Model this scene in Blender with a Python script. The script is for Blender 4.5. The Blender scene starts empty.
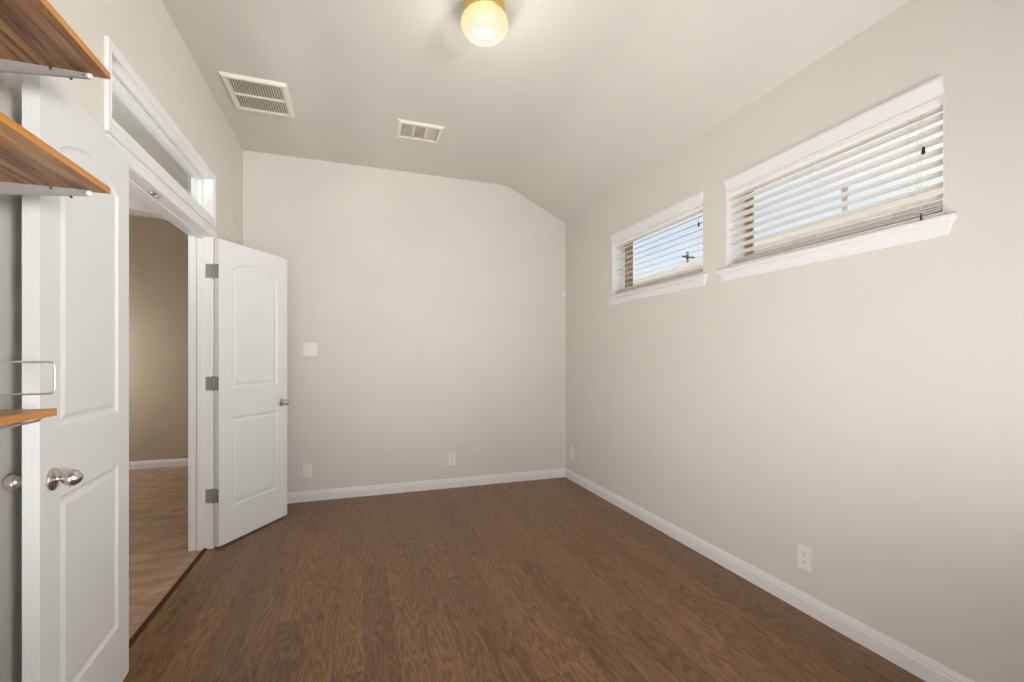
import bpy, bmesh, math, random
from mathutils import Vector, Matrix
random.seed(7)
S = bpy.context.scene
COL = S.collection
PI = math.pi

# ------------------------------------------------------------------ camera
CAM_H = 1.24
cam_d = bpy.data.cameras.new('camera')
cam_d.sensor_width = 36.0
cam_d.lens = 36.0 * 447.9 / 1024.0
cam_d.shift_y = 18.0 / 1024.0
cam_d.clip_start = 0.02
cam_d.clip_end = 400
cam = bpy.data.objects.new('camera', cam_d)
COL.objects.link(cam)
cam.location = (0, 0, CAM_H)
cam.rotation_euler = (PI / 2, 0, -math.radians(19.1))
S.camera = cam

# ------------------------------------------------------------------ view
S.view_settings.view_transform = 'Standard'
S.view_settings.look = 'None'
S.view_settings.gamma = 1.0
S.view_settings.use_curve_mapping = False
S.view_settings.exposure = 0.06
S.cycles.use_denoising = True
S.cycles.max_bounces = 12
S.cycles.diffuse_bounces = 8
S.cycles.transparent_max_bounces = 16
S.cycles.sample_clamp_indirect = 6.0

# ------------------------------------------------------------------ sky
W = bpy.data.worlds.new('sky')
S.world = W
W.use_nodes = True
wn, wl = W.node_tree.nodes, W.node_tree.links
wn.clear()
wo = wn.new('ShaderNodeOutputWorld'); bg = wn.new('ShaderNodeBackground')
tc = wn.new('ShaderNodeTexCoord'); nz = wn.new('ShaderNodeTexNoise')
mp = wn.new('ShaderNodeMapping'); mp.inputs['Scale'].default_value = (1.6, 1.6, 5.0)
nz.inputs['Scale'].default_value = 1.7; nz.inputs['Detail'].default_value = 6
rp = wn.new('ShaderNodeValToRGB')
rp.color_ramp.elements[0].position = 0.36; rp.color_ramp.elements[0].color = (0.70, 0.82, 1.0, 1)
rp.color_ramp.elements[1].position = 0.58; rp.color_ramp.elements[1].color = (1.0, 1.0, 1.0, 1)
wl.new(tc.outputs['Generated'], mp.inputs['Vector']); wl.new(mp.outputs['Vector'], nz.inputs['Vector'])
wl.new(nz.outputs['Fac'], rp.inputs['Fac']); wl.new(rp.outputs['Color'], bg.inputs['Color'])
bg.inputs['Strength'].default_value = 1.0
wl.new(bg.outputs['Background'], wo.inputs['Surface'])

def lamp(name, kind, loc, energy, color=(1, 1, 1), target=None, **kw):
    d = bpy.data.lights.new(name, kind); d.energy = energy; d.color = color
    for k, v in kw.items(): setattr(d, k, v)
    o = bpy.data.objects.new(name, d); COL.objects.link(o); o.location = loc
    if target is not None:
        o.rotation_euler = (Vector(target) - Vector(loc)).to_track_quat('-Z', 'Y').to_euler()
    return o

lamp('sun', 'SUN', (0, 0, 20), 2.3, (1, 0.95, 0.86), target=(9, 4, 0), angle=0.01)
# added soft fill lights, unseen, beside and behind the camera and in the hall
WHITE = (1, 0.985, 0.965)
lamp('fill_wash_left', 'AREA', (1.9, -1.8, 1.3), 28, WHITE, target=(-0.9, 3.4, 2.2), shape='DISK', size=0.9, spread=math.radians(60))
lamp('fill_wash_right', 'AREA', (-0.6, -0.8, 1.0), 11, WHITE, target=(2.08, 3.1, 0.8), shape='DISK', size=0.9, spread=math.radians(76))
lamp('fill_side_right', 'AREA', (1.75, 0.2, 0.5), 8, WHITE, target=(-0.9, 2.2, 2.4), shape='DISK', size=0.6, spread=math.radians(140))
lamp('fill_side_left', 'AREA', (-0.6, 0.2, 0.5), 14, WHITE, target=(1.9, 3.1, 2.4), shape='DISK', size=0.8, spread=math.radians(94))
lamp('fill_up', 'AREA', (0.9, -0.3, 0.5), 14.5, WHITE, target=(1.5, 1.5, 2.9), shape='DISK', size=0.9, spread=math.radians(110))
lamp('hall_fill', 'AREA', (-2.2, 1.5, 0.9), 37, (1, 0.97, 0.92), target=(-2.3, 2.5, 2.85), shape='DISK', size=0.8, spread=math.radians(100))  # no fixture here: fill added to brighten the hall ceiling and arch
lamp('hall_far_fill', 'AREA', (-3.2, 5.35, 1.3), 17, (1, 0.97, 0.92), target=(-1.4, 6.1, 1.2), shape='DISK', size=0.6)  # added fill, out of view, for the hall wall beyond the arch

# ------------------------------------------------------------------ node helpers
def mat(name):
    m = bpy.data.materials.new(name); m.use_nodes = True
    nt = m.node_tree; nt.nodes.clear()
    out = nt.nodes.new('ShaderNodeOutputMaterial'); p = nt.nodes.new('ShaderNodeBsdfPrincipled')
    nt.links.new(p.outputs['BSDF'], out.inputs['Surface'])
    return m, nt, p

def N(nt, t, **inp):
    n = nt.nodes.new('ShaderNode' + t)
    for k, v in inp.items():
        if k.startswith('_'): setattr(n, k[1:], v)
        else: n.inputs[k].default_value = v
    return n

def L(nt, a, b): nt.links.new(a, b)

def math_n(nt, op, a, b=None):
    n = nt.nodes.new('ShaderNodeMath'); n.operation = op
    for i, v in enumerate((a, b)):
        if v is None: continue
        if hasattr(v, 'is_linked'): nt.links.new(v, n.inputs[i])
        else: n.inputs[i].default_value = v
    return n.outputs[0]

def ramp(nt, fac, stops):
    r = nt.nodes.new('ShaderNodeValToRGB'); cr = r.color_ramp
    while len(cr.elements) < len(stops): cr.elements.new(0.5)
    for e, (p, c) in zip(cr.elements, stops):
        e.position = p; e.color = (*c, 1)
    nt.links.new(fac, r.inputs['Fac'])
    return r.outputs['Color']

def bump(nt, p, height, strength, dist=0.002):
    b = N(nt, 'Bump', Strength=strength, Distance=dist)
    L(nt, height, b.inputs['Height']); L(nt, b.outputs['Normal'], p.inputs['Normal'])

def paint(name, col, rough=0.55, orange=0.0, var=0.03, spec=0.3):
    """wall or trim paint with a faint roller texture"""
    m, nt, p = mat(name)
    t = N(nt, 'TexCoord'); n = N(nt, 'TexNoise', Scale=3.0, Detail=3.0)
    L(nt, t.outputs['Object'], n.inputs['Vector'])
    a = tuple(c * (1 - var) for c in col); b = tuple(min(1, c * (1 + var)) for c in col)
    L(nt, ramp(nt, n.outputs['Fac'], [(0.3, a), (0.7, b)]), p.inputs['Base Color'])
    p.inputs['Roughness'].default_value = rough
    p.inputs['Specular IOR Level'].default_value = spec
    if orange:
        f = N(nt, 'TexNoise', Scale=140.0, Detail=2.0)
        L(nt, t.outputs['Object'], f.inputs['Vector']); bump(nt, p, f.outputs['Fac'], orange, 0.0015)
    return m

def metal(name, col, rough=0.3):
    m, nt, p = mat(name)
    t = N(nt, 'TexCoord'); n = N(nt, 'TexNoise', Scale=60.0, Detail=2.0)
    L(nt, t.outputs['Object'], n.inputs['Vector'])
    L(nt, ramp(nt, n.outputs['Fac'], [(0.3, tuple(c * .93 for c in col)), (0.7, col)]), p.inputs['Base Color'])
    p.inputs['Metallic'].default_value = 1.0; p.inputs['Roughness'].default_value = rough
    return m

def wood_floor():
    m, nt, p = mat('oak_floor')
    t = N(nt, 'TexCoord'); sx = N(nt, 'SeparateXYZ'); L(nt, t.outputs['Object'], sx.inputs[0])
    X, Y = sx.outputs['X'], sx.outputs['Y']
    w = 0.127
    u = math_n(nt, 'DIVIDE', math_n(nt, 'ADD', X, 10.0), w)
    row = math_n(nt, 'FLOOR', u); fu = math_n(nt, 'FRACT', u)
    wn1 = N(nt, 'TexWhiteNoise', _noise_dimensions='1D'); L(nt, row, wn1.inputs['W'])
    v = math_n(nt, 'ADD', math_n(nt, 'DIVIDE', math_n(nt, 'ADD', Y, 20.0), 1.15), math_n(nt, 'MULTIPLY', wn1.outputs['Value'], 7.3))
    cell = math_n(nt, 'FLOOR', v); fv = math_n(nt, 'FRACT', v)
    cid = N(nt, 'CombineXYZ'); L(nt, row, cid.inputs[0]); L(nt, cell, cid.inputs[1])
    wn2 = N(nt, 'TexWhiteNoise', _noise_dimensions='3D'); L(nt, cid.outputs[0], wn2.inputs['Vector'])
    rnd = wn2.outputs['Value']
    # grain coordinates, squeezed along the plank and shifted for each board
    g = N(nt, 'CombineXYZ')
    L(nt, math_n(nt, 'ADD', X, math_n(nt, 'MULTIPLY', rnd, 13.0)), g.inputs[0])
    L(nt, math_n(nt, 'MULTIPLY', Y, 0.11), g.inputs[1]); L(nt, math_n(nt, 'MULTIPLY', rnd, 31.0), g.inputs[2])
    base = N(nt, 'TexNoise', Scale=12.0, Detail=2.0, Roughness=0.5, Distortion=0.3); L(nt, g.outputs[0], base.inputs['Vector'])
    rings = math_n(nt, 'FRACT', math_n(nt, 'MULTIPLY', base.outputs['Fac'], 15.0))   # cathedral figure
    rings = math_n(nt, 'ABSOLUTE', math_n(nt, 'SUBTRACT', math_n(nt, 'MULTIPLY', rings, 2.0), 1.0))
    fine = N(nt, 'TexNoise', Scale=150.0, Detail=3.0, Roughness=0.6); L(nt, g.outputs[0], fine.inputs['Vector'])
    grain = math_n(nt, 'ADD', math_n(nt, 'MULTIPLY', math_n(nt, 'POWER', rings, 1.6), 0.38), math_n(nt, 'MULTIPLY', fine.outputs['Fac'], 0.62))
    c1 = ramp(nt, grain, [(0.15, FLOOR_DARK), (0.5, FLOOR_MID), (0.85, FLOOR_LIGHT)])
    tone = N(nt, 'HueSaturation'); L(nt, c1, tone.inputs['Color'])
    L(nt, math_n(nt, 'ADD', math_n(nt, 'MULTIPLY', rnd, 0.34), 0.83), tone.inputs['Value'])
    # seams
    su = math_n(nt, 'MINIMUM', fu, math_n(nt, 'SUBTRACT', 1.0, fu))
    sv = math_n(nt, 'MULTIPLY', math_n(nt, 'MINIMUM', fv, math_n(nt, 'SUBTRACT', 1.0, fv)), 9.0)
    seam = math_n(nt, 'LESS_THAN', math_n(nt, 'MINIMUM', su, sv), 0.009)
    mx = N(nt, 'MixRGB'); L(nt, math_n(nt, 'MULTIPLY', seam, 0.6), mx.inputs['Fac'])
    L(nt, tone.outputs['Color'], mx.inputs['Color1']); mx.inputs['Color2'].default_value = (0.025, 0.013, 0.008, 1)
    L(nt, mx.outputs['Color'], p.inputs['Base Color'])
    L(nt, math_n(nt, 'ADD', 0.30, math_n(nt, 'MULTIPLY', grain, 0.12)), p.inputs['Roughness'])
    p.inputs['Specular IOR Level'].default_value = 0.4
    bump(nt, p, math_n(nt, 'SUBTRACT', grain, math_n(nt, 'MULTIPLY', seam, 1.5)), 0.12, 0.001)
    return m

def shelf_wood(name, cols, scale=28.0, rough=0.38, spec=0.5):
    m, nt, p = mat(name)
    t = N(nt, 'TexCoord'); mp = N(nt, 'Mapping'); mp.inputs['Scale'].default_value = (1.0, 0.05, 1.0)
    L(nt, t.outputs['Object'], mp.inputs['Vector'])
    n = N(nt, 'TexNoise', Scale=scale, Detail=4.0, Roughness=0.6, Distortion=0.8); L(nt, mp.outputs[0], n.inputs['Vector'])
    L(nt, ramp(nt, n.outputs['Fac'], cols), p.inputs['Base Color'])
    p.inputs['Roughness'].default_value = rough; p.inputs['Specular IOR Level'].default_value = spec
    return m

def tile_floor():
    m, nt, p = mat('hall_tile')
    t = N(nt, 'TexCoord'); mp = N(nt, 'Mapping'); mp.inputs['Location'].default_value = (0.988, 0.13, 0)
    mp.inputs['Scale'].default_value = (1, 1, 1)
    L(nt, t.outputs['Object'], mp.inputs['Vector'])
    b = N(nt, 'TexBrick', Scale=1.0); b.offset = 0.5
    b.inputs['Brick Width'].default_value = 0.46; b.inputs['Row Height'].default_value = 0.46
    b.inputs['Mortar Size'].default_value = 0.003; b.inputs['Mortar'].default_value = (0.30, 0.23, 0.17, 1)
    b.inputs['Color1'].default_value = (0, 0, 0, 1); b.inputs['Color2'].default_value = (1, 1, 1, 1)
    L(nt, mp.outputs[0], b.inputs['Vector'])
    st = N(nt, 'Mapping'); st.inputs['Scale'].default_value = (1.0, 2.2, 1.0); L(nt, t.outputs['Object'], st.inputs['Vector'])
    n = N(nt, 'TexNoise', Scale=4.5, Detail=6.0, Roughness=0.6, Distortion=0.5); L(nt, st.outputs[0], n.inputs['Vector'])
    c = ramp(nt, n.outputs['Fac'], [(0.3, (0.26, 0.155, 0.095)), (0.55, (0.40, 0.265, 0.18)), (0.75, (0.52, 0.39, 0.28))])
    mx = N(nt, 'MixRGB'); L(nt, b.outputs['Fac'], mx.inputs['Fac']); L(nt, c, mx.inputs['Color1']); mx.inputs['Color2'].default_value = (0.42, 0.34, 0.27, 1)
    L(nt, mx.outputs['Color'], p.inputs['Base Color']); p.inputs['Roughness'].default_value = 0.4
    return m

def brick_wall():
    m, nt, p = mat('brown_brick')
    t = N(nt, 'TexCoord'); sx = N(nt, 'SeparateXYZ'); L(nt, t.outputs['Object'], sx.inputs[0])
    c = N(nt, 'CombineXYZ'); L(nt, math_n(nt, 'ADD', sx.outputs['X'], sx.outputs['Y']), c.inputs[0]); L(nt, sx.outputs['Z'], c.inputs[1])
    b = N(nt, 'TexBrick', Scale=1.0)
    b.inputs['Brick Width'].default_value = 0.2; b.inputs['Row Height'].default_value = 0.067; b.inputs['Mortar Size'].default_value = 0.005
    b.inputs['Color1'].default_value = (0.30, 0.17, 0.08, 1); b.inputs['Color2'].default_value = (0.42, 0.26, 0.13, 1); b.inputs['Mortar'].default_value = (0.45, 0.37, 0.28, 1)
    L(nt, c.outputs[0], b.inputs['Vector']); L(nt, b.outputs['Color'], p.inputs['Base Color'])
    p.inputs['Roughness'].default_value = 0.85
    return m

def shingles():
    m, nt, p = mat('tan_shingles')
    t = N(nt, 'TexCoord'); b = N(nt, 'TexBrick', Scale=1.0)
    mp = N(nt, 'Mapping'); mp.inputs['Rotation'].default_value = (0, 0, PI / 2); L(nt, t.outputs['Object'], mp.inputs['Vector'])
    b.inputs['Brick Width'].default_value = 0.3; b.inputs['Row Height'].default_value = 0.14; b.inputs['Mortar Size'].default_value = 0.004
    b.inputs['Color1'].default_value = (0.50, 0.43, 0.36, 1); b.inputs['Color2'].default_value = (0.60, 0.53, 0.455, 1); b.inputs['Mortar'].default_value = (0.36, 0.30, 0.25, 1)
    L(nt, mp.outputs[0], b.inputs['Vector']); L(nt, b.outputs['Color'], p.inputs['Base Color']); p.inputs['Roughness'].default_value = 0.9
    return m

def glass():
    m = bpy.data.materials.new('clear_glass'); m.use_nodes = True
    nt = m.node_tree; nt.nodes.clear()
    o = N(nt, 'OutputMaterial'); t = N(nt, 'BsdfTransparent'); g = N(nt, 'BsdfGlossy', Roughness=0.02); f = N(nt, 'Fresnel', IOR=1.45); x = N(nt, 'MixShader')
    t.inputs['Color'].default_value = (0.95, 0.97, 0.97, 1)
    ge = N(nt, 'NewGeometry'); L(nt, math_n(nt, 'MULTIPLY', f.outputs[0], math_n(nt, 'SUBTRACT', 1.0, ge.outputs['Backfacing'])), x.inputs[0]); L(nt, t.outputs[0], x.inputs[1]); L(nt, g.outputs[0], x.inputs[2]); L(nt, x.outputs[0], o.inputs['Surface'])
    return m

def globe_glass():
    """opal glass lit from inside: whiter around the bulb at the bottom, amber near the brass holder"""
    m, nt, p = mat('opal_glass')
    t = N(nt, 'TexCoord'); sx = N(nt, 'SeparateXYZ'); L(nt, t.outputs['Generated'], sx.inputs[0])
    c = ramp(nt, sx.outputs['Z'], [(0.10, (0.90, 0.88, 0.78)), (0.30, (0.88, 0.82, 0.48)), (0.62, (0.84, 0.76, 0.30))])
    L(nt, c, p.inputs['Emission Color']); p.inputs['Emission Strength'].default_value = 0.75
    p.inputs['Base Color'].default_value = (0.03, 0.028, 0.02, 1); p.inputs['Roughness'].default_value = 0.15
    tr = N(nt, 'BsdfTransparent'); mx = N(nt, 'MixShader'); mx.inputs[0].default_value = 0.14   # thin glass: lets part of the bulb's light straight through
    out = [n for n in nt.nodes if n.type == 'OUTPUT_MATERIAL'][0]
    L(nt, p.outputs['BSDF'], mx.inputs[1]); L(nt, tr.outputs[0], mx.inputs[2]); L(nt, mx.outputs[0], out.inputs['Surface'])
    return m

FLOOR_DARK = (0.082, 0.036, 0.016); FLOOR_MID = (0.208, 0.101, 0.043); FLOOR_LIGHT = (0.27, 0.142, 0.066)
M = dict(
    wall=paint('beige_wall_paint', (0.652, 0.630, 0.582), 0.6, 0.06, 0.012),
    ceil=paint('beige_ceiling_paint', (0.652, 0.630, 0.582), 0.75, 0.10, 0.012),
    hallwall=paint('hall_tan_paint', (0.44, 0.37, 0.28), 0.6, 0.05),
    hallwhite=paint('hall_white_paint', (0.62, 0.61, 0.59), 0.7, 0.05),
    trim=paint('white_trim_paint', (0.74, 0.75, 0.75), 0.35, 0.0, 0.015, 0.4),
    door=paint('white_door_paint', (0.71, 0.735, 0.745), 0.38, 0.03, 0.015, 0.4),
    plate=paint('white_plastic', (0.78, 0.76, 0.72), 0.3, 0.0, 0.01, 0.5),
    slot=paint('dark_slot', (0.10, 0.095, 0.09), 0.6),
    slat=paint('white_slat_paint', (0.86, 0.84, 0.80), 0.4, 0.0, 0.01, 0.4),
    cord=paint('white_cord', (0.75, 0.72, 0.66), 0.8),
    tassel=paint('dark_wood_tassel', (0.03, 0.022, 0.016), 0.5),
    hinge=paint('brushed_nickel_hinge', (0.25, 0.24, 0.22), 0.35, 0.0, 0.03, 0.8),
    shade=paint('dark_duct', (0.27, 0.25, 0.22), 0.8),
    duct=paint('duct_grey', (0.40, 0.37, 0.33), 0.8),
    vent=paint('cream_vent_enamel', (0.78, 0.74, 0.67), 0.4),
    nickel=metal('satin_nickel', (0.62, 0.59, 0.55), 0.28),
    steel=metal('satin_steel', (0.74, 0.735, 0.72), 0.5),
    alu=paint('grey_bracket_enamel', (0.33, 0.325, 0.315), 0.35, 0.0, 0.02, 0.6),
    brass=metal('brass', (0.80, 0.52, 0.17), 0.3),
    screw=metal('dark_screw', (0.12, 0.11, 0.10), 0.5),
    floor=wood_floor(), tile=tile_floor(), brick=brick_wall(), roof=shingles(), glass=glass(), globe=globe_glass(),
    threshold=shelf_wood('threshold_shadow_wood', [(0.3, (0.040, 0.018, 0.010)), (0.7, (0.075, 0.036, 0.020))], 28.0, 0.65, 0.15),  # brown darkened: the shadow line on the hall side is in the colour
    shelf=shelf_wood('streaked_shelf_veneer', [(0.30, (0.07, 0.024, 0.008)), (0.42, (0.20, 0.080, 0.022)), (0.56, (0.38, 0.185, 0.058)), (0.72, (0.52, 0.33, 0.15))], 42),
    edge=shelf_wood('orange_shelf_edging', [(0.3, (0.42, 0.15, 0.02)), (0.7, (0.62, 0.27, 0.05))], 50),
    stucco=paint('tan_siding', (0.50, 0.42, 0.33), 0.85),
    polewood=paint('weathered_pole_wood', (0.09, 0.075, 0.06), 0.9),
    pipe=paint('pale_pipe', (0.72, 0.70, 0.66), 0.6),
    bounce=paint('pale_bounce_ground', (0.55, 0.52, 0.47), 0.9, 0.0, 0.1),
)

# ------------------------------------------------------------------ mesh helpers
def BM(): return bmesh.new()

def box(bm, x0, x1, y0, y1, z0, z1, bev=0.0, seg=2):
    r = bmesh.ops.create_cube(bm, size=1.0)
    vs = r['verts']
    for v in vs:
        v.co = Vector(((x0 + x1) / 2 + v.co.x * (x1 - x0), (y0 + y1) / 2 + v.co.y * (y1 - y0), (z0 + z1) / 2 + v.co.z * (z1 - z0)))
    if bev:
        es = list({e for v in vs for e in v.link_edges})
        bmesh.ops.bevel(bm, geom=es, offset=bev, segments=seg, affect='EDGES', profile=0.5)
    return bm

def prism(bm, pts, axis, a0, a1):
    """extrude a closed outline along an axis; pts are the two remaining coordinates in xyz order"""
    def co(p, a):
        if axis == 'x': return (a, p[0], p[1])
        if axis == 'y': return (p[0], a, p[1])
        return (p[0], p[1], a)
    A = [bm.verts.new(co(p, a0)) for p in pts]; B = [bm.verts.new(co(p, a1)) for p in pts]
    n = len(pts)
    fs = [bm.faces.new(A), bm.faces.new(list(reversed(B)))]
    for i in range(n):
        fs.append(bm.faces.new((A[i], B[i], B[(i + 1) % n], A[(i + 1) % n])))
    bmesh.ops.recalc_face_normals(bm, faces=fs)
    return bm

def lathe(bm, prof, origin, axis, seg=28):
    """revolve (distance along axis, radius) pairs around the axis through origin"""
    ax = Vector(axis).normalized()
    t = Vector((0, 0, 1)) if abs(ax.z) < 0.9 else Vector((1, 0, 0))
    u = ax.cross(t).normalized(); v = ax.cross(u)
    rings = []
    for s, r in prof:
        c = Vector(origin) + ax * s
        if r < 1e-6: rings.append([bm.verts.new(c)])
        else: rings.append([bm.verts.new(c + (u * math.cos(2 * PI * k / seg) + v * math.sin(2 * PI * k / seg)) * r) for k in range(seg)])
    fs = []
    for a, b in zip(rings, rings[1:]):
        for k in range(seg):
            k2 = (k + 1) % seg
            q = [a[k % len(a)], a[k2 % len(a)], b[k2 % len(b)], b[k % len(b)]]
            q = list(dict.fromkeys(q))
            if len(q) >= 3: fs.append(bm.faces.new(q))
    for f in fs: f.smooth = True
    bmesh.ops.recalc_face_normals(bm, faces=fs)
    return bm

def tube(bm, pts, r, seg=10):
    P = [Vector(p) for p in pts]; rings = []; prev = None
    for i, p in enumerate(P):
        d = ((P[min(i + 1, len(P) - 1)] - p).normalized() + (p - P[max(i - 1, 0)]).normalized()).normalized()
        if prev is None:
            t = Vector((0, 0, 1)) if abs(d.z) < 0.9 else Vector((1, 0, 0)); u = d.cross(t).normalized()
        else: u = (prev - d * prev.dot(d)).normalized()
        prev = u; v = d.cross(u)
        rings.append([bm.verts.new(p + (u * math.cos(2 * PI * k / seg) + v * math.sin(2 * PI * k / seg)) * r) for k in range(seg)])
    fs = []
    for a, b in zip(rings, rings[1:]):
        for k in range(seg):
            f = bm.faces.new((a[k], a[(k + 1) % seg], b[(k + 1) % seg], b[k])); f.smooth = True; fs.append(f)
    fs.append(bm.faces.new(rings[0])); fs.append(bm.faces.new(list(reversed(rings[-1]))))
    bmesh.ops.recalc_face_normals(bm, faces=fs)
    return bm

def round_path(corners, r, n=5):
    """polyline through the corners with each inner corner rounded"""
    C = [Vector(c) for c in corners]; out = [C[0]]
    for a, b, c in zip(C, C[1:], C[2:]):
        d1 = (a - b).normalized(); d2 = (c - b).normalized()
        p0, p2 = b + d1 * r, b + d2 * r
        for k in range(n + 1):
            t = k / n; out.append(p0 * (1 - t) ** 2 + b * 2 * t * (1 - t) + p2 * t * t)
    return out + [C[-1]]

def holed(bm, axis, a0, a1, u0, u1, v0, v1, holes):
    """slab between a0 and a1 along an axis with rectangular holes (u0,u1,v0,v1) right through it"""
    us = sorted({u0, u1} | {h[0] for h in holes} | {h[1] for h in holes}); us = [u for u in us if u0 <= u <= u1]
    vs = sorted({v0, v1} | {h[2] for h in holes} | {h[3] for h in holes}); vs = [v for v in vs if v0 <= v <= v1]
    def co(a, u, v): return {'x': (a, u, v), 'y': (u, a, v), 'z': (u, v, a)}[axis]
    cache = {}
    def V(a, i, j):
        k = (a, i, j)
        if k not in cache: cache[k] = bm.verts.new(co((a0, a1)[a], us[i], vs[j]))
        return cache[k]
    def solid(i, j):
        if not (0 <= i < len(us) - 1 and 0 <= j < len(vs) - 1): return False
        cu, cv = (us[i] + us[i + 1]) / 2, (vs[j] + vs[j + 1]) / 2
        return not any(h[0] < cu < h[1] and h[2] < cv < h[3] for h in holes)
    for i in range(len(us) - 1):
        for j in range(len(vs) - 1):
            if not solid(i, j): continue
            bm.faces.new((V(0, i, j), V(0, i + 1, j), V(0, i + 1, j + 1), V(0, i, j + 1)))
            bm.faces.new((V(1, i, j), V(1, i, j + 1), V(1, i + 1, j + 1), V(1, i + 1, j)))
            for (di, dj, p, q) in ((-1, 0, (i, j), (i, j + 1)), (1, 0, (i + 1, j + 1), (i + 1, j)), (0, -1, (i + 1, j), (i, j)), (0, 1, (i, j + 1), (i + 1, j + 1))):
                if not solid(i + di, j + dj):
                    bm.faces.new((V(0, *p), V(0, *q), V(1, *q), V(1, *p)))
    bmesh.ops.recalc_face_normals(bm, faces=bm.faces[:])
    return bm

def frame_loop(bm, prof, u0, u1, v0, v1, place, closed=True, bot=1.0):
    """mitred moulding around a rectangle: prof = closed list of (outward offset, proud height); place(u,v,h)->xyz.
    closed=False leaves the bottom side out (door casing standing on the floor)."""
    def ring(corner):
        out = []
        for off, h in prof:
            u, v = {'bl': (u0 - off, v0 - off * bot if closed else v0), 'tl': (u0 - off, v1 + off), 'tr': (u1 + off, v1 + off), 'br': (u1 + off, v0 - off * bot if closed else v0)}[corner]
            out.append(bm.verts.new(place(u, v, h)))
        return out
    R = [ring(c) for c in ('bl', 'tl', 'tr', 'br')]
    n = len(prof); pairs = list(zip(R, R[1:])) + ([(R[-1], R[0])] if closed else [])
    for a, b in pairs:
        for k in range(n):
            bm.faces.new((a[k], a[(k + 1) % n], b[(k + 1) % n], b[k]))
    if not closed:
        bm.faces.new(R[0]); bm.faces.new(list(reversed(R[-1])))
    bmesh.ops.recalc_face_normals(bm, faces=bm.faces[:])
    return bm

def obj(name, bm, m, parent=None, local=False):
    me = bpy.data.meshes.new(name); 
    if parent is not None and not local:
        bmesh.ops.translate(bm, verts=bm.verts, vec=-Vector(parent['_w']))
    bm.to_mesh(me); bm.free()
    me.materials.append(m)
    o = bpy.data.objects.new(name, me); COL.objects.link(o)
    if parent is not None:
        o.parent = parent; o['_w'] = parent['_w']
    else: o['_w'] = (0.0, 0.0, 0.0)
    return o

def struct(o, label=None):
    o['kind'] = 'structure'
    if label: o['label'] = label
    return o

def tag(o, label, cat, group=None):
    o['label'] = label; o['category'] = cat
    if group: o['group'] = group
    return o

def thing(name, loc, label=None, cat=None, group=None, rz=0.0):
    o = bpy.data.objects.new(name, None); COL.objects.link(o)
    o.location = loc; o.rotation_euler = (0, 0, rz); o['_w'] = tuple(float(c) for c in loc)
    o.empty_display_size = 0.05
    if label: tag(o, label, cat, group)
    return o

def kids(o): return [c for c in COL.objects if c.parent is o]

def dup(root, loc, rz, label, group=None):
    r = root.copy(); COL.objects.link(r); r.location = loc; r.rotation_euler = (0, 0, rz); r['label'] = label; r['_w'] = tuple(float(c) for c in loc)
    if group: r['group'] = group
    for ch in kids(root):
        c = ch.copy(); COL.objects.link(c); c.parent = r
        for g in kids(ch):
            d = g.copy(); COL.objects.link(d); d.parent = c
    return r

# ------------------------------------------------------------------ room dimensions
XL, XR, YB, YR = -0.90, 2.081, 4.274, -4.6
ZC, ZR, XF = 2.987, 2.669, 1.4185
WT_L = 0.118                       # left wall thickness
HX0, HY0, HY1 = -3.3, 0.6, 6.15    # hall
DY0, DY1, DZ = 2.154, 3.41, 2.035  # double door opening
TY0, TY1, TZ0, TZ1 = 2.14, 3.432, 2.175, 2.42   # transom opening
W1 = (1.057, 2.107, 1.775, 2.30)   # near window Y0,Y1,Z0,Z1
W2 = (2.294, 3.370, 1.775, 2.30)   # far window
J = 0.018

# ------------------------------------------------------------------ shell
struct(obj('floor', box(BM(), XL - 0.03, XR, YR, YB, -0.08, 0.0), M['floor']), 'dark brown oak plank floor of the empty room')
struct(obj('floor_hall', box(BM(), HX0, XL - 0.03, HY0, HY1, -0.08, 0.0), M['tile']), 'brown tiled hall floor beyond the double doorway')
# ceiling: flat, then a rounded bend down to the right wall
a = math.atan2(ZC - ZR, XR - XF); Rb = 0.40; tl = Rb * math.tan(a / 2)
prof = [(XL - 0.02, ZC), (XF - tl, ZC)]
for k in range(1, 13):
    q = a * k / 12; prof.append((XF - tl + Rb * math.sin(q), ZC - Rb * (1 - math.cos(q))))
prof += [(XR + 0.02, ZR - 0.02 * math.tan(a)), (XR + 0.02, ZC + 0.15), (XL - 0.02, ZC + 0.15)]
bm = BM(); prism(bm, prof, 'y', YR - 0.02, YB + 0.02)
for f in bm.faces:
    if f.normal.z < -0.5: f.smooth = True
co = obj('ceiling', bm, M['ceil']); struct(co, 'beige ceiling, flat on the left and sloping down to the right wall')
co.data.set_sharp_from_angle(angle=math.radians(20))
struct(obj('wall_back', box(BM(), XL - 0.02, XR + 0.15, YB, YB + 0.12, -0.08, 3.15), M['wall']), 'beige back wall')
struct(obj('wall_left', holed(BM(), 'x', XL - WT_L, XL, YR, YB + 0.12, -0.08, 3.15,
       [(DY0 - J, DY1 + J, -0.08, DZ + J), (TY0 - J, TY1 + J, TZ0 - J, TZ1 + J)]), M['wall']), 'beige left wall with double doorway and transom')
struct(obj('wall_right', holed(BM(), 'x', XR, XR + 0.119, YR, YB + 0.12, -0.08, 3.15, [W1, W2]), M['wall']), 'beige right wall with two small high windows')
e = 0.008
struct(obj('wall_outside', holed(BM(), 'x', XR + 0.119, XR + 0.205, YR, YB + 0.2, -0.4, 3.15,
       [(w[0] + e, w[1] - e, w[2] - 0.02, w[3] - e) for w in (W1, W2)]), M['brick']), 'brown brick outside face around the windows')
struct(obj('wall_rear', holed(BM(), 'y', YR - 0.12, YR, XL - 0.12, XR + 0.15, -0.08, 3.15, []), M['wall']), 'beige wall behind the camera')
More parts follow.
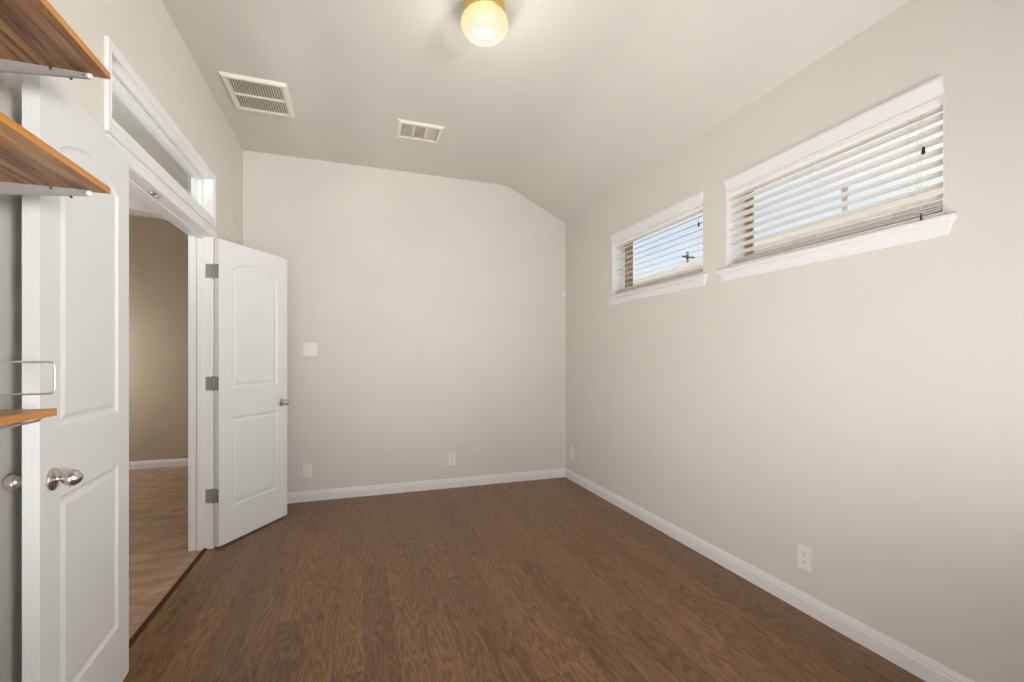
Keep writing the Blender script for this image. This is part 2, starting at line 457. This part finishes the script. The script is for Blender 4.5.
# hall shell
struct(obj('wall_hall_far', box(BM(), HX0, XL - WT_L, HY1, HY1 + 0.1, -0.08, 3.15), M['hallwall']), 'tan wall at the far end of the hall')
struct(obj('wall_hall_left', box(BM(), HX0 - 0.1, HX0, HY0, HY1, -0.08, 3.15), M['hallwall']), 'tan left wall of the hall')
struct(obj('wall_hall_right', box(BM(), XL - WT_L, XL - WT_L + 0.1, YB + 0.12, HY1, -0.08, 3.15), M['hallwall']), 'tan right wall of the hall')
struct(obj('wall_hall_near', box(BM(), HX0, XL - WT_L, HY0 - 0.1, HY0, -0.08, 3.15), M['hallwall']), 'tan near wall of the hall')
struct(obj('ceiling_hall', box(BM(), HX0 - 0.1, XL - WT_L, HY0, HY1 + 0.1, 2.85, 2.95), M['hallwhite']), 'white hall ceiling')
# arched header across the hall
bm = BM(); ax0, ax1, sp, rise = -3.02, -1.25, 2.22, 0.40
pts = [(HX0, 0), (HX0, 2.85), (XL - WT_L, 2.85), (XL - WT_L, 0), (ax1, 0), (ax1, sp)]
for k in range(1, 24):
    t = PI * k / 24; pts.append(((ax0 + ax1) / 2 + (ax1 - ax0) / 2 * math.cos(t), sp + rise * math.sin(t)))
pts += [(ax0, sp), (ax0, 0)]
prism(bm, pts, 'y', 5.0, 5.16)
struct(obj('wall_hall_arch', bm, M['hallwhite']), 'pale arched opening across the hall')

# ------------------------------------------------------------------ baseboards
BP = [(0, 0), (0.014, 0), (0.014, 0.058), (0.011, 0.066), (0.011, 0.072), (0.006, 0.084), (0.004, 0.09), (0, 0.09)]
struct(obj('baseboard_back', prism(BM(), [(YB - p, z) for p, z in BP], 'x', XL, XR), M['trim']), 'white baseboard along the back wall')
struct(obj('baseboard_right', prism(BM(), [(XR - p, z) for p, z in BP], 'y', YR, YB - 0.004), M['trim']), 'white baseboard along the right wall')
struct(obj('baseboard_left', prism(BM(), [(XL + p, z) for p, z in BP], 'y', DY1 + 0.063, YB - 0.004), M['trim']), 'white baseboard behind the far door leaf')
struct(obj('baseboard_near', prism(BM(), [(XL + p, z) for p, z in BP], 'y', YR, DY0 - 0.063), M['trim']), 'white baseboard behind the near door leaf')
struct(obj('baseboard_hall', prism(BM(), [(HY1 - p, z) for p, z in BP], 'x', HX0, XL - WT_L), M['trim']), 'white baseboard at the far end of the hall')

# ------------------------------------------------------------------ door casing, jamb, threshold, transom
CP = [(0.003, 0), (0.003, 0.010), (0.010, 0.013), (0.018, 0.010), (0.034, 0.013), (0.046, 0.018), (0.057, 0.018), (0.060, 0.012), (0.060, 0)]
struct(obj('trim_1', frame_loop(BM(), [(o_ if o_ < .05 else o_ - .004, h) for o_, h in CP], DY0, DY1, 0.0, DZ, lambda u, v, h: (XL + h, u, v), closed=False), M['trim']), 'white casing around the double doorway')
struct(obj('trim_2', frame_loop(BM(), CP, DY0, DY1, 0.0, DZ, lambda u, v, h: (XL - WT_L - h, u, v), closed=False), M['trim']), 'white casing on the hall side of the doorway')
bm = BM()
for y0, y1, s in ((DY0 - J, DY0, 1), (DY1, DY1 + J, -1)):
    box(bm, XL - WT_L, XL, y0, y1, 0.0, DZ)
    yy = (y1, y1 + 0.011) if s == 1 else (y0 - 0.011, y0)
    box(bm, XL - 0.078, XL - 0.042, yy[0], yy[1], 0.0, DZ - 0.011, 0.002, 1)
box(bm, XL - WT_L, XL, DY0 - J, DY1 + J, DZ, DZ + J)
box(bm, XL - 0.078, XL - 0.042, DY0, DY1, DZ - 0.011, DZ, 0.002, 1)
jamb = struct(obj('trim_3', bm, M['trim']), 'white door jamb with stop inside the double doorway')
cy = 2.60
bm = BM(); box(bm, XL - 0.032, XL - 0.006, cy - 0.045, cy + 0.045, DZ - 0.003, DZ, 0.001, 1)
for q in (-1, 1): lathe(bm, [(0, 0.010), (0.006, 0.009), (0.008, 0)], (XL - 0.019, cy + q * 0.028, DZ - 0.003), (0, 0, -1), 16)
sp_ = obj('strike_plate', bm, M['nickel'], jamb)
struct(obj('trim_4', prism(BM(), [(XL - 0.046, 0), (XL - 0.045, 0.006), (XL - 0.040, 0.009), (XL - 0.030, 0.009), (XL - 0.022, 0.003), (XL - 0.021, 0)], 'y', DY0, DY1), M['threshold']), 'wood threshold strip, darkened for its shadow line, under the double doorway')
# transom window
w3 = thing('window_3', (XL, (TY0 + TY1) / 2, TZ0)); struct(w3, 'narrow white framed transom window above the double doorway')
obj('casing', frame_loop(BM(), [(o_ * 0.68, h * 0.7) for o_, h in CP], TY0, TY1, TZ0, TZ1, lambda u, v, h: (XL + h, u, v), bot=1.75), M['trim'], w3)
bm = BM(); holed(bm, 'x', XL - WT_L, XL, TY0 - J, TY1 + J, TZ0 - J, TZ1 + J, [(TY0, TY1, TZ0, TZ1)]); obj('jamb_liner', bm, M['trim'], w3)
bm = BM(); holed(bm, 'x', XL - 0.085, XL - 0.055, TY0, TY1, TZ0, TZ1, [(TY0 + 0.02, TY1 - 0.02, TZ0 + 0.02, TZ1 - 0.02)]); obj('sash', bm, M['trim'], w3)
obj('pane', box(BM(), XL - 0.073, XL - 0.067, TY0 + 0.018, TY1 - 0.018, TZ0 + 0.018, TZ1 - 0.018), M['glass'], w3)

# ------------------------------------------------------------------ door leaves
LW, LT, LZ0, LZ1 = 0.627, 0.035, 0.012, 2.028

def panel_outline(kind):
    x0, x1 = 0.105, LW - 0.105
    if kind == 'low': return [(x0, 0.245), (x1, 0.245), (x1, 0.845), (x0, 0.845)]
    z0, zs, pk = 1.045, 1.845, 1.905
    pts = [(x0, z0), (x1, z0), (x1, zs)]
    n = 14
    for k in range(1, n):
        t = k / n; x = x1 + (x0 - x1) * t
        pts.append((x, zs + (pk - zs) * math.sin(PI * t) ** 0.8))
    return pts + [(x0, zs)]

def inset(pts, d):
    """offset a counter-clockwise outline inwards"""
    n = len(pts); out = []
    for i in range(n):
        p0, p1, p2 = Vector(pts[i - 1]), Vector(pts[i]), Vector(pts[(i + 1) % n])
        e1 = (p1 - p0).normalized(); e2 = (p2 - p1).normalized()
        n1 = Vector((-e1.y, e1.x)); n2 = Vector((-e2.y, e2.x))
        b = (n1 + n2); k = d / max(0.3, (b.length_squared / 2)) 
        out.append(tuple(p1 + b * k))
    return out

def leaf_mesh(y_front):
    """moulded two-panel leaf; occupies y from 0 to y_front (either sign)"""
    bm = BM()
    outs = [panel_outline('low'), panel_outline('top')]
    rect = [(0, LZ0), (LW, LZ0), (LW, LZ1), (0, LZ1)]
    rects = []
    for y, s in ((0.0, -math.copysign(1, y_front)), (y_front, math.copysign(1, y_front))):
        R = [bm.verts.new((x, y, z)) for x, z in rect]; rects.append(R)
        edges = [bm.edges.new((R[i], R[(i + 1) % 4])) for i in range(4)]
        for o_ in outs:
            levels = [(0.0, 0.0), (0.004, -0.004), (0.011, -0.0075), (0.019, -0.0075), (0.034, -0.002)]
            rings = []
            for d, dep in levels:
                q = inset(o_, d) if d else o_
                rings.append([bm.verts.new((x, y + s * dep, z)) for x, z in q])
            n = len(o_)
            edges += [bm.edges.new((rings[0][i], rings[0][(i + 1) % n])) for i in range(n)]
            for a_, b_ in zip(rings, rings[1:]):
                for i in range(n):
                    bm.faces.new((a_[i], a_[(i + 1) % n], b_[(i + 1) % n], b_[i]))
            bm.faces.new(rings[-1])
        bmesh.ops.triangle_fill(bm, use_beauty=True, use_dissolve=False, edges=edges)
    A, B = rects
    for i in range(4): bm.faces.new((A[i], A[(i + 1) % 4], B[(i + 1) % 4], B[i]))
    bmesh.ops.recalc_face_normals(bm, faces=bm.faces[:])
    return bm

def knob_bm(x, y, z, s):
    """rosette, neck and egg-shaped knob pointing along s*y"""
    bm = BM()
    lathe(bm, [(0, 0), (0, 0.031), (0.003, 0.032), (0.006, 0.030), (0.009, 0.018), (0.011, 0.010), (0.016, 0.0075), (0.020, 0.0085),
               (0.024, 0.014), (0.031, 0.0205), (0.040, 0.0235), (0.049, 0.0222), (0.057, 0.0175), (0.063, 0.010), (0.0662, 0.004), (0.067, 0)], (x, y, z), (0, s, 0), 32)
    return bm

def hinge_bm(z, y_front):
    s = math.copysign(1, y_front)
    bm = BM()
    box(bm, -0.0022, 0.0, s * 0.002 if s > 0 else -0.034, 0.034 if s > 0 else -0.002, z - 0.045, z + 0.045)
    lathe(bm, [(-0.050, 0), (-0.050, 0.004), (-0.046, 0.0062), (0.046, 0.0062), (0.050, 0.004), (0.050, 0)], (-0.004, -s * 0.004, z), (0, 0, 1), 14)
    return bm

def door_leaf(name, pivot, u, side, label, knob_in_label):
    """u = direction from hinge to free edge; side = which way local +y lies"""
    ang = math.atan2(u[1], u[0])
    t = thing(name, (pivot[0], pivot[1], 0.0), rz=ang); struct(t, label)
    yf = LT * side
    obj('leaf', leaf_mesh(yf), M['door'], t, local=True)
    k1 = obj('knob', knob_bm(LW - 0.062, yf, 0.906, side), M['nickel'], t, local=True); k1['label'] = 'satin nickel egg-shaped knob'
    k2 = obj('knob', knob_bm(LW - 0.062, 0.0, 0.906, -side), M['nickel'], t, local=True); k2['label'] = 'satin nickel egg-shaped knob on the wall side'
    for z in (0.345, 1.08, 1.815):
        h = obj('hinge', hinge_bm(z, yf), M['hinge'], t, local=True); h['label'] = 'satin nickel butt hinge'
    return t

PX = XL + 0.018
f2 = math.radians(32.0)
d2 = door_leaf('door_2', (PX, DY1), (math.sin(f2), math.cos(f2)), -1, 'far white two-panel door leaf standing open into the room by the back wall', 0)
f1 = math.radians(4.8)
d1 = door_leaf('door_1', (PX, DY0), (math.sin(f1), -math.cos(f1)), 1, 'near white two-panel door leaf folded back along the left wall', 0)
# hinge leaves let into the jamb by the far leaf
for z in (0.345, 1.08, 1.815):
    obj('hinge_leaf', box(BM(), XL - 0.031, XL + 0.004, DY1 - 0.002, DY1 + 0.001, z - 0.045, z + 0.045), M['hinge'], jamb)
    obj('hinge_leaf', box(BM(), XL - 0.031, XL + 0.004, DY0 - 0.001, DY0 + 0.002, z - 0.045, z + 0.045), M['hinge'], jamb)

# ------------------------------------------------------------------ windows in the right wall
VP_ = [(0, 0), (0.004, 0), (0.010, 0.004), (0.010, 0.010), (0.006, 0.014), (0.010, 0.024), (0.018, 0.042), (0.026, 0.058), (0.030, 0.066), (0.030, 0.078), (0, 0.078)]

def window(idx, w, label):
    y0, y1, z0, z1 = w
    t = thing('window_%d' % idx, (XR, (y0 + y1) / 2, z0)); struct(t, label)
    fx0, fx1 = XR + 0.085, XR + 0.117
    bm = BM(); holed(bm, 'x', fx0, fx1, y0, y1, z0, z1, [(y0 + 0.022, y1 - 0.022, z0 + 0.03, z1 - 0.03)]); obj('frame', bm, M['trim'], t)
    obj('pane', box(BM(), fx0 + 0.012, fx0 + 0.017, y0 + 0.02, y1 - 0.02, z0 + 0.028, z1 - 0.028), M['glass'], t)
    bm = BM(); holed(bm, 'x', XR + 0.001, fx0, y0, y1, z0 - 0.002, z1, [(y0 + 0.004, y1 - 0.004, z0 - 0.002, z1 - 0.004)])
    obj('jamb_liner', bm, M['trim'], t)
    # stool with horns, and a mitre-ended apron below it
    bm = BM(); box(bm, XR - 0.030, XR, y0 - 0.042, y1 + 0.042, z0 - 0.022, z0, 0.006, 3); box(bm, XR - 0.01, fx0, y0, y1, z0 - 0.022, z0)
    obj('stool', bm, M['trim'], t)
    bm = BM(); zt, zb = z0 - 0.022, z0 - 0.072; pr = [(0.016, zt), (0.016, zt - 0.014), (0.012, zt - 0.03), (0.009, zb + 0.004), (0.006, zb), (0, zb), (0, zt)]
    A = [bm.verts.new((XR - h, y0 - 0.030 + (zt - z) * 0.35, z)) for h, z in pr]; B = [bm.verts.new((XR - h, y1 + 0.030 - (zt - z) * 0.35, z)) for h, z in pr]
    bm.faces.new(A); bm.faces.new(list(reversed(B)))
    for i in range(len(pr)): bm.faces.new((A[i], B[i], B[(i + 1) % len(pr)], A[(i + 1) % len(pr)]))
    bmesh.ops.recalc_face_normals(bm, faces=bm.faces[:]); obj('apron', bm, M['trim'], t)
    return t

window(1, W1, 'near and wider looking high window in the right wall')
window(2, W2, 'far high window in the right wall, nearer the corner')

def blind(w, slope, label, tass):
    y0, y1, z0, z1 = w
    yc = (y0 + y1) / 2; hl = (y1 - y0) / 2 - 0.009
    xc = XR + 0.042
    t = thing('window_blind', (xc, yc, z0), label, 'blind', 'white slatted blinds')
    bm = BM(); prism(bm, [(XR + 0.012 - p, z1 - 0.078 + z) for p, z in VP_], 'y', y0 + 0.001, y1 - 0.001); obj('valance', bm, M['trim'], t)
    obj('headrail', box(BM(), xc - 0.027, xc + 0.027, y0 + 0.006, y1 - 0.006, z1 - 0.097, z1 - 0.045, 0.003, 2), M['slat'], t)
    # one slat, tilted, then copies
    bm = BM(); hw = 0.025; n = 4; th = 0.0028
    sec = [(-hw + 2 * hw * k / n, 0.0016 * (1 - (2 * k / n - 1) ** 2)) for k in range(n + 1)]
    sec = sec + [(x, z - th) for x, z in reversed(sec)]
    ca, sa = math.cos(math.atan(slope)), math.sin(math.atan(slope))
    prism(bm, [(x * ca - z * sa, x * sa + z * ca) for x, z in sec], 'y', -hl, hl)
    first = obj('slat', bm, M['slat'], t, local=True)
    zs = [z1 - 0.126 - 0.0437 * k for k in range(8)]
    flat = [z0 + 0.053, z0 + 0.044, z0 + 0.035]
    for i, z in enumerate(zs):
        s = first if i == 0 else first.copy()
        if i: COL.objects.link(s); s.parent = t
        s.location = (0, 0, z - z0)
    bm = BM(); prism(bm, sec, 'y', -hl, hl); f0 = obj('slat', bm, M['slat'], t, local=True)
    for i, z in enumerate(flat):
        s = f0 if i == 0 else f0.copy()
        if i: COL.objects.link(s); s.parent = t
        s.location = (0, 0, z - z0)
    obj('bottom_rail', box(BM(), xc - 0.026, xc + 0.026, yc - hl, yc + hl, z0 + 0.003, z0 + 0.025, 0.004, 2), M['slat'], t)
    for fy in (-0.78, 0.0, 0.78):
        bm = BM(); y = yc + hl * fy
        for dx in (-0.0275, 0.0275): tube(bm, [(xc + dx, y, z0 + 0.02), (xc + dx, y, z1 - 0.09)], 0.0008, 6)
        obj('ladder_cord', bm, M['cord'], t)
    for (yy, zz, r) in tass:
        c = obj('pull_cord', tube(BM(), [(xc - 0.031, yy, z1 - 0.10), (xc - 0.031, yy, zz + 0.012)], 0.0009, 6), M['cord'], t)
        tb = BM(); lathe(tb, [(0.014, 0), (0.014, 0.003 * r), (0.006, 0.0048 * r), (-0.010, 0.0062 * r), (-0.014, 0.005 * r), (-0.014, 0)], (xc - 0.031, yy, zz), (0, 0, 1), 14)
        obj('tassel', tb, M['tassel'], c)['label'] = 'small dark pull on the cord'
    return t

blind(W1, -0.09, 'white slatted blind in the near right-wall window, slats half closed', [(1.128, 2.055, 1.0), (1.136, 1.797, 0.55)])
blind(W2, 0.27, 'white slatted blind in the far right-wall window, slats open and thin', [(2.345, 2.112, 1.0)])

# ------------------------------------------------------------------ ceiling lamp
lx, ly = 0.587, 2.104
t = thing('ceiling_lamp', (lx, ly, ZC), 'round flush ceiling lamp with yellowish glass globe and brass holder', 'lamp')
bm = BM(); lathe(bm, [(0, 0), (0, 0.086), (-0.006, 0.092), (-0.03, 0.098), (-0.070, 0.100), (-0.082, 0.100), (-0.085, 0.097), (-0.075, 0.094), (-0.03, 0.09)], (lx, ly, ZC), (0, 0, 1), 48); obj('brass_holder', bm, M['brass'], t)['label'] = 'brass holder ring'
lamp('globe_bulb', 'POINT', (lx, ly, 2.853), 30, (1, 0.95, 0.86), shadow_soft_size=0.045)
bm = BM(); prof = [(-0.072 * math.cos(PI * k / 24), 0.114 * math.sin(PI * k / 24)) for k in range(0, 25)]
lathe(bm, prof, (lx, ly, 2.868), (0, 0, 1), 48); obj('glass_globe', bm, M['globe'], t)['label'] = 'glowing opal glass globe'

# ------------------------------------------------------------------ ceiling vents
def vent_return():
    x0, x1, y0, y1 = -0.795, -0.420, 3.150, 3.565
    t = thing('return_air_grille', ((x0 + x1) / 2, (y0 + y1) / 2, ZC), 'large white return air grille on the ceiling beside the left wall', 'vent')
    def pl(u, v, h): return (u, v, ZC - h)
    bm = BM(); b = 0.035
    frame_loop(bm, [(0.0, 0.0), (0.0, 0.016), (0.004, 0.018), (0.024, 0.018), (0.035, 0.004), (0.035, 0.0)], x0 + b, x1 - b, y0 + b, y1 - b, pl)
    obj('frame', bm, M['vent'], t)
    bm = BM(); box(bm, x0 + b + 0.004, x1 - b - 0.004, (y0 + y1) / 2 - 0.007, (y0 + y1) / 2 + 0.007, ZC - 0.017, ZC - 0.004)
    obj('cross_bar', bm, M['vent'], t)
    obj('backing', box(BM(), x0 + b, x1 - b, y0 + b, y1 - b, ZC - 0.003, ZC - 0.0005), M['shade'], t)
    n = 19; first = None
    for k in range(n):
        x = x0 + b + 0.008 + (x1 - x0 - 2 * b - 0.016) * k / (n - 1)
        if first is None:
            bm = BM(); prism(bm, [(-0.0050, -0.009), (-0.0050, -0.0075), (0.0050, -0.0125), (0.0050, -0.014)], 'y', -(y1 - y0) / 2 + b + 0.002, (y1 - y0) / 2 - b - 0.002)
            first = obj('louver', bm, M['vent'], t, local=True); s = first
        else:
            s = first.copy(); COL.objects.link(s); s.parent = t
        s.location = (x - (x0 + x1) / 2, 0, 0)
vent_return()

def vent_supply():
    x0, x1, y0, y1 = 0.282, 0.625, 3.348, 3.618
    t = thing('ceiling_register', ((x0 + x1) / 2, (y0 + y1) / 2, ZC), 'smaller white three-section air register in the middle of the ceiling', 'vent')
    def pl(u, v, h): return (u, v, ZC - h)
    bm = BM(); bx = 0.036
    frame_loop(bm, [(0.0, 0.0), (0.0, 0.012), (0.003, 0.014), (0.020, 0.014), (0.036, 0.003), (0.036, 0.0)], x0 + bx, x1 - bx, y0 + bx, y1 - bx, pl); obj('frame', bm, M['vent'], t)
    obj('backing', box(BM(), x0 + bx, x1 - bx, y0 + bx, y1 - bx, ZC - 0.002, ZC - 0.0005), M['duct'], t)
    wi = (x1 - x0 - 2 * bx); s3 = wi / 3
    for k in (1, 2):
        x = x0 + bx + s3 * k
        obj('divider', box(BM(), x - 0.006, x + 0.006, y0 + bx, y1 - bx, ZC - 0.013, ZC - 0.001), M['vent'], t)
    ya, yb = y0 + bx + 0.002, y1 - bx - 0.002
    for sct in range(3):
        xa = x0 + bx + s3 * sct + 0.008; xb = xa + s3 - 0.016
        if sct == 1:
            for k in range(8):
                y = ya + (yb - ya) * (k + 0.5) / 8
                obj('louver', prism(BM(), [(y + 0.007, ZC - 0.003), (y + 0.006, ZC - 0.002), (y - 0.006, ZC - 0.011), (y - 0.005, ZC - 0.012)], 'x', xa, xb), M['vent'], t)
        else:
            s = -1 if sct == 0 else 1
            for k in range(6):
                x = xa + (xb - xa) * (k + 0.5) / 6
                obj('louver', prism(BM(), [(x - s * 0.005, ZC - 0.003), (x - s * 0.004, ZC - 0.002), (x + s * 0.006, ZC - 0.011), (x + s * 0.005, ZC - 0.012)], 'y', ya, yb), M['vent'], t)
vent_supply()

# ------------------------------------------------------------------ outlets, switch, sensor
def outlet():
    t = thing('wall_outlet', (0, 0, 0), 'x', 'outlet', 'wall outlets')
    obj('cover_plate', box(BM(), -0.036, 0.036, -0.006, 0.0, -0.059, 0.059, 0.003, 3), M['plate'], t)
    for z in (-0.0195, 0.0195):
        bm = BM(); pts = [(0.0165 * math.cos(2 * PI * k / 24), max(-0.0125, min(0.0125, 0.0165 * math.sin(2 * PI * k / 24))) + z) for k in range(24)]
        pts = [p for i, p in enumerate(pts) if i == 0 or (Vector(p) - Vector(pts[i - 1])).length > 1e-5]
        prism(bm, pts, 'y', -0.0078, -0.004); r = obj('receptacle', bm, M['plate'], t)
        for x in (-0.006, 0.006): obj('slot', box(BM(), x - 0.0012, x + 0.0012, -0.0084, -0.0075, z - 0.001, z + 0.007), M['slot'], r)
        bm = BM(); lathe(bm, [(0, 0), (0, 0.0024), (0.0006, 0.0024), (0.0006, 0)], (0, -0.0078, z - 0.0065), (0, -1, 0), 12); obj('slot', bm, M['slot'], r)
    bm = BM(); lathe(bm, [(0, 0.003), (0.001, 0.003), (0.0015, 0)], (0, -0.006, 0), (0, -1, 0), 12); obj('screw', bm, M['steel'], t)
    return t
o0 = outlet(); o0.location = (-0.410, YB, 0.262); o0['label'] = 'white duplex outlet low on the back wall, close to the far door leaf'
dup(o0, (0.866, YB, 0.275), 0, 'white duplex outlet low in the middle of the back wall')
dup(o0, (XR, 4.120, 0.286), -PI / 2, 'white duplex outlet low on the right wall, just beside the far corner')
dup(o0, (XR, 1.608, 0.262), -PI / 2, 'white duplex outlet low on the right wall, nearest the camera')

t = thing('light_switch', (-0.385, YB, 1.325), 'white double light switch plate on the back wall beside the far door leaf', 'switch')
obj('cover_plate', box(BM(), -0.385 - 0.059, -0.385 + 0.059, YB - 0.006, YB, 1.325 - 0.058, 1.325 + 0.058, 0.003, 3), M['plate'], t)
for x in (-0.023, 0.023):
    bm = BM(); cx = -0.385 + x
    prism(bm, [(YB - 0.005, 1.325 - 0.033), (YB - 0.0075, 1.325 - 0.033), (YB - 0.009, 1.325), (YB - 0.012, 1.325 + 0.033), (YB - 0.005, 1.325 + 0.033)], 'x', cx - 0.0165, cx + 0.0165)
    obj('rocker', bm, M['plate'], t)

t = thing('motion_sensor', (2.045, YB, 1.925), 'tiny white motion sensor on the back wall right beside the right corner', 'sensor')
bm = BM(); pts = [(2.022, YB), (2.068, YB), (2.068, YB - 0.012), (2.058, YB - 0.034), (2.032, YB - 0.034), (2.022, YB - 0.012)]
prism(bm, pts, 'z', 1.890, 1.960); bmesh.ops.bevel(bm, geom=bm.edges[:], offset=0.003, segments=2, affect='EDGES'); obj('housing', bm, M['plate'], t)
bm = BM(); lathe(bm, [(0, 0), (0, 0.010), (0.003, 0.008), (0.005, 0)], (2.045, YB - 0.034, 1.915), (0, -1, 0), 16); obj('lens', bm, M['trim'], t)

# ------------------------------------------------------------------ shelves on the left wall
def shelf(loc_z, depth, thick, label, wire=False):
    """loc_z = underside height"""
    y0, y1 = 0.55, 1.382; xf = XL + depth
    t = thing('wall_shelf', (XL, (y0 + y1) / 2, loc_z), label, 'shelf', 'wood shelves on the left wall')
    b = obj('board', box(BM(), XL + 0.004, xf - 0.003, y0, y1, loc_z, loc_z + thick, 0.0008, 1), M['shelf'], t)
    obj('edge_band', box(BM(), xf - 0.003, xf, y0, y1, loc_z, loc_z + thick, 0.0008, 1), M['edge'], t)['label'] = 'orange front edge'
    for by in (y1 - 0.014, y0 + 0.10):
        if wire: continue
        bm = BM(); tip = xf - 0.035
        prism(bm, [(XL, loc_z), (tip, loc_z), (tip, loc_z - 0.010), (XL + 0.06, loc_z - 0.038), (XL, loc_z - 0.040)], 'y', by, by + 0.004)
        # folded bottom lip and top flange
        d = Vector((tip - XL - 0.06, 0, 0.028))
        for k in range(1):
            pa, pb = (XL, loc_z - 0.040), (tip, loc_z - 0.010)
            prism(bm, [(pa[0], pa[1] - 0.002), (pb[0], pb[1] - 0.003), (pb[0], pb[1]), (pa[0], pa[1] + 0.002)], 'y', by - 0.006, by + 0.004)
        br = obj('bracket', bm, M['alu'], t); br['label'] = 'grey metal shelf bracket'
        bm = BM(); lathe(bm, [(0, 0), (0, 0.0062), (0.008, 0.0066), (0.012, 0.004), (0.0125, 0)], (tip - 0.006, by - 0.002, loc_z - 0.008), (1, 0, 0.06), 16); obj('end_cap', bm, M['trim'], br)['label'] = 'white bracket end cap'
        for (sx, sz) in ((XL + depth * 0.66, loc_z - 0.004), (XL + depth * 0.78, loc_z - 0.021)):
            bm = BM(); lathe(bm, [(0, 0.0028), (0.003, 0.0028), (0.004, 0)], (sx, by, sz), (0, -1, 0), 10); obj('screw', bm, M['screw'], br)
    if wire:
        zb, zt = loc_z + thick + 0.036, loc_z + thick + 0.112
        pth = round_path([(XL, y1 - 0.006, zt), (xf - 0.002, y1 - 0.006, zt), (xf - 0.002, y1 - 0.006, zb), (XL, y1 - 0.006, zb)], 0.012, 6)
        obj('wire_end_stop', tube(BM(), pth, 0.0026, 10), M['steel'], t)['label'] = 'bent steel wire loop standing at the shelf end'
        pth = round_path([(xf - 0.022, y1 - 0.020, loc_z + 0.002), (xf - 0.022, y1 - 0.020, loc_z - 0.009), (xf - 0.022, y0, loc_z - 0.009)], 0.008, 6)
        obj('support_rail', tube(BM(), pth, 0.0032, 10), M['steel'], t)['label'] = 'thin steel rail under the shelf'
        obj('bracket', prism(BM(), [(XL, loc_z), (xf - 0.02, loc_z), (xf - 0.02, loc_z - 0.006), (XL, loc_z - 0.03)], 'y', y0 + 0.10, y0 + 0.104), M['steel'], t)
    return t
shelf(1.936, 0.320, 0.016, 'topmost wood shelf on the left wall, seen from below with metal bracket')
shelf(1.651, 0.320, 0.016, 'middle wood shelf on the left wall, with metal bracket')
shelf(1.104, 0.216, 0.017, 'lowest and narrowest wood shelf, with steel wire loop at its end', wire=True)

# ------------------------------------------------------------------ outside: neighbouring house, pole, ground
h = thing('house', (8.5, 3.0, -0.4), 'neighbouring house with tan hip roof seen through the blinds', 'house')
obj('wall', box(BM(), 6.0, 11.0, -6.6, 11.3, -0.4, 2.8), M['stucco'], h)
bm = BM()
ex0, ex1, ey0, ey1, ez, rz_ = 5.6, 11.4, -7.0, 11.7, 2.85, 3.9
E_ = [bm.verts.new(p) for p in ((ex0, ey0, ez), (ex1, ey0, ez), (ex1, ey1, ez), (ex0, ey1, ez))]
E2 = [bm.verts.new((v.co.x, v.co.y, ez - 0.12)) for v in E_]
r0, r1 = bm.verts.new((8.5, ey0 + 2.9, rz_)), bm.verts.new((8.5, ey1 - 2.9, rz_))
for f in ((E_[0], E_[1], r0), (E_[1], E_[2], r1, r0), (E_[2], E_[3], r1), (E_[3], E_[0], r0, r1), tuple(reversed(E2))): bm.faces.new(f)
for i in range(4): bm.faces.new((E_[i], E2[i], E2[(i + 1) % 4], E_[(i + 1) % 4]))
bmesh.ops.recalc_face_normals(bm, faces=bm.faces[:]); obj('roof', bm, M['roof'], h)
bm = BM(); lathe(bm, [(-0.3, 0.042), (0.46, 0.042), (0.46, 0.052), (0.54, 0.052), (0.52, 0)], (7.9, 5.39, 3.68), (0, 0, 1), 16); obj('vent_pipe', bm, M['pipe'], h)
px, py, pz = 15.2, 17.8, 6.45
p = thing('utility_pole', (px, py, -0.4), 'wooden utility pole with crossarm, seen through the far window', 'pole')
bm = BM(); lathe(bm, [(0, 0.085), (pz + 0.4, 0.055), (pz + 0.4, 0)], (px, py, -0.4), (0, 0, 1), 14); obj('post', bm, M['polewood'], p)
bm = BM(); box(bm, px - 0.36, px + 0.36, py - 0.10, py - 0.04, pz - 0.30, pz - 0.24); a_ = obj('crossarm', bm, M['polewood'], p)
for x in (-0.32, -0.18, 0.18, 0.32):
    bm = BM(); lathe(bm, [(0, 0.012), (0.03, 0.02), (0.05, 0.012), (0.06, 0)], (px + x, py - 0.07, pz - 0.24), (0, 0, 1), 10); obj('insulator', bm, M['polewood'], a_)
struct(obj('ground', box(BM(), -30, 80, -30, 90, -0.6, -0.4), M['bounce']), 'pale concrete ground outside, unseen, lightened for the blinds')  # unseen ground, made pale so it bounces daylight up to the slats

for o in COL.objects:
    if '_w' in o: del o['_w']
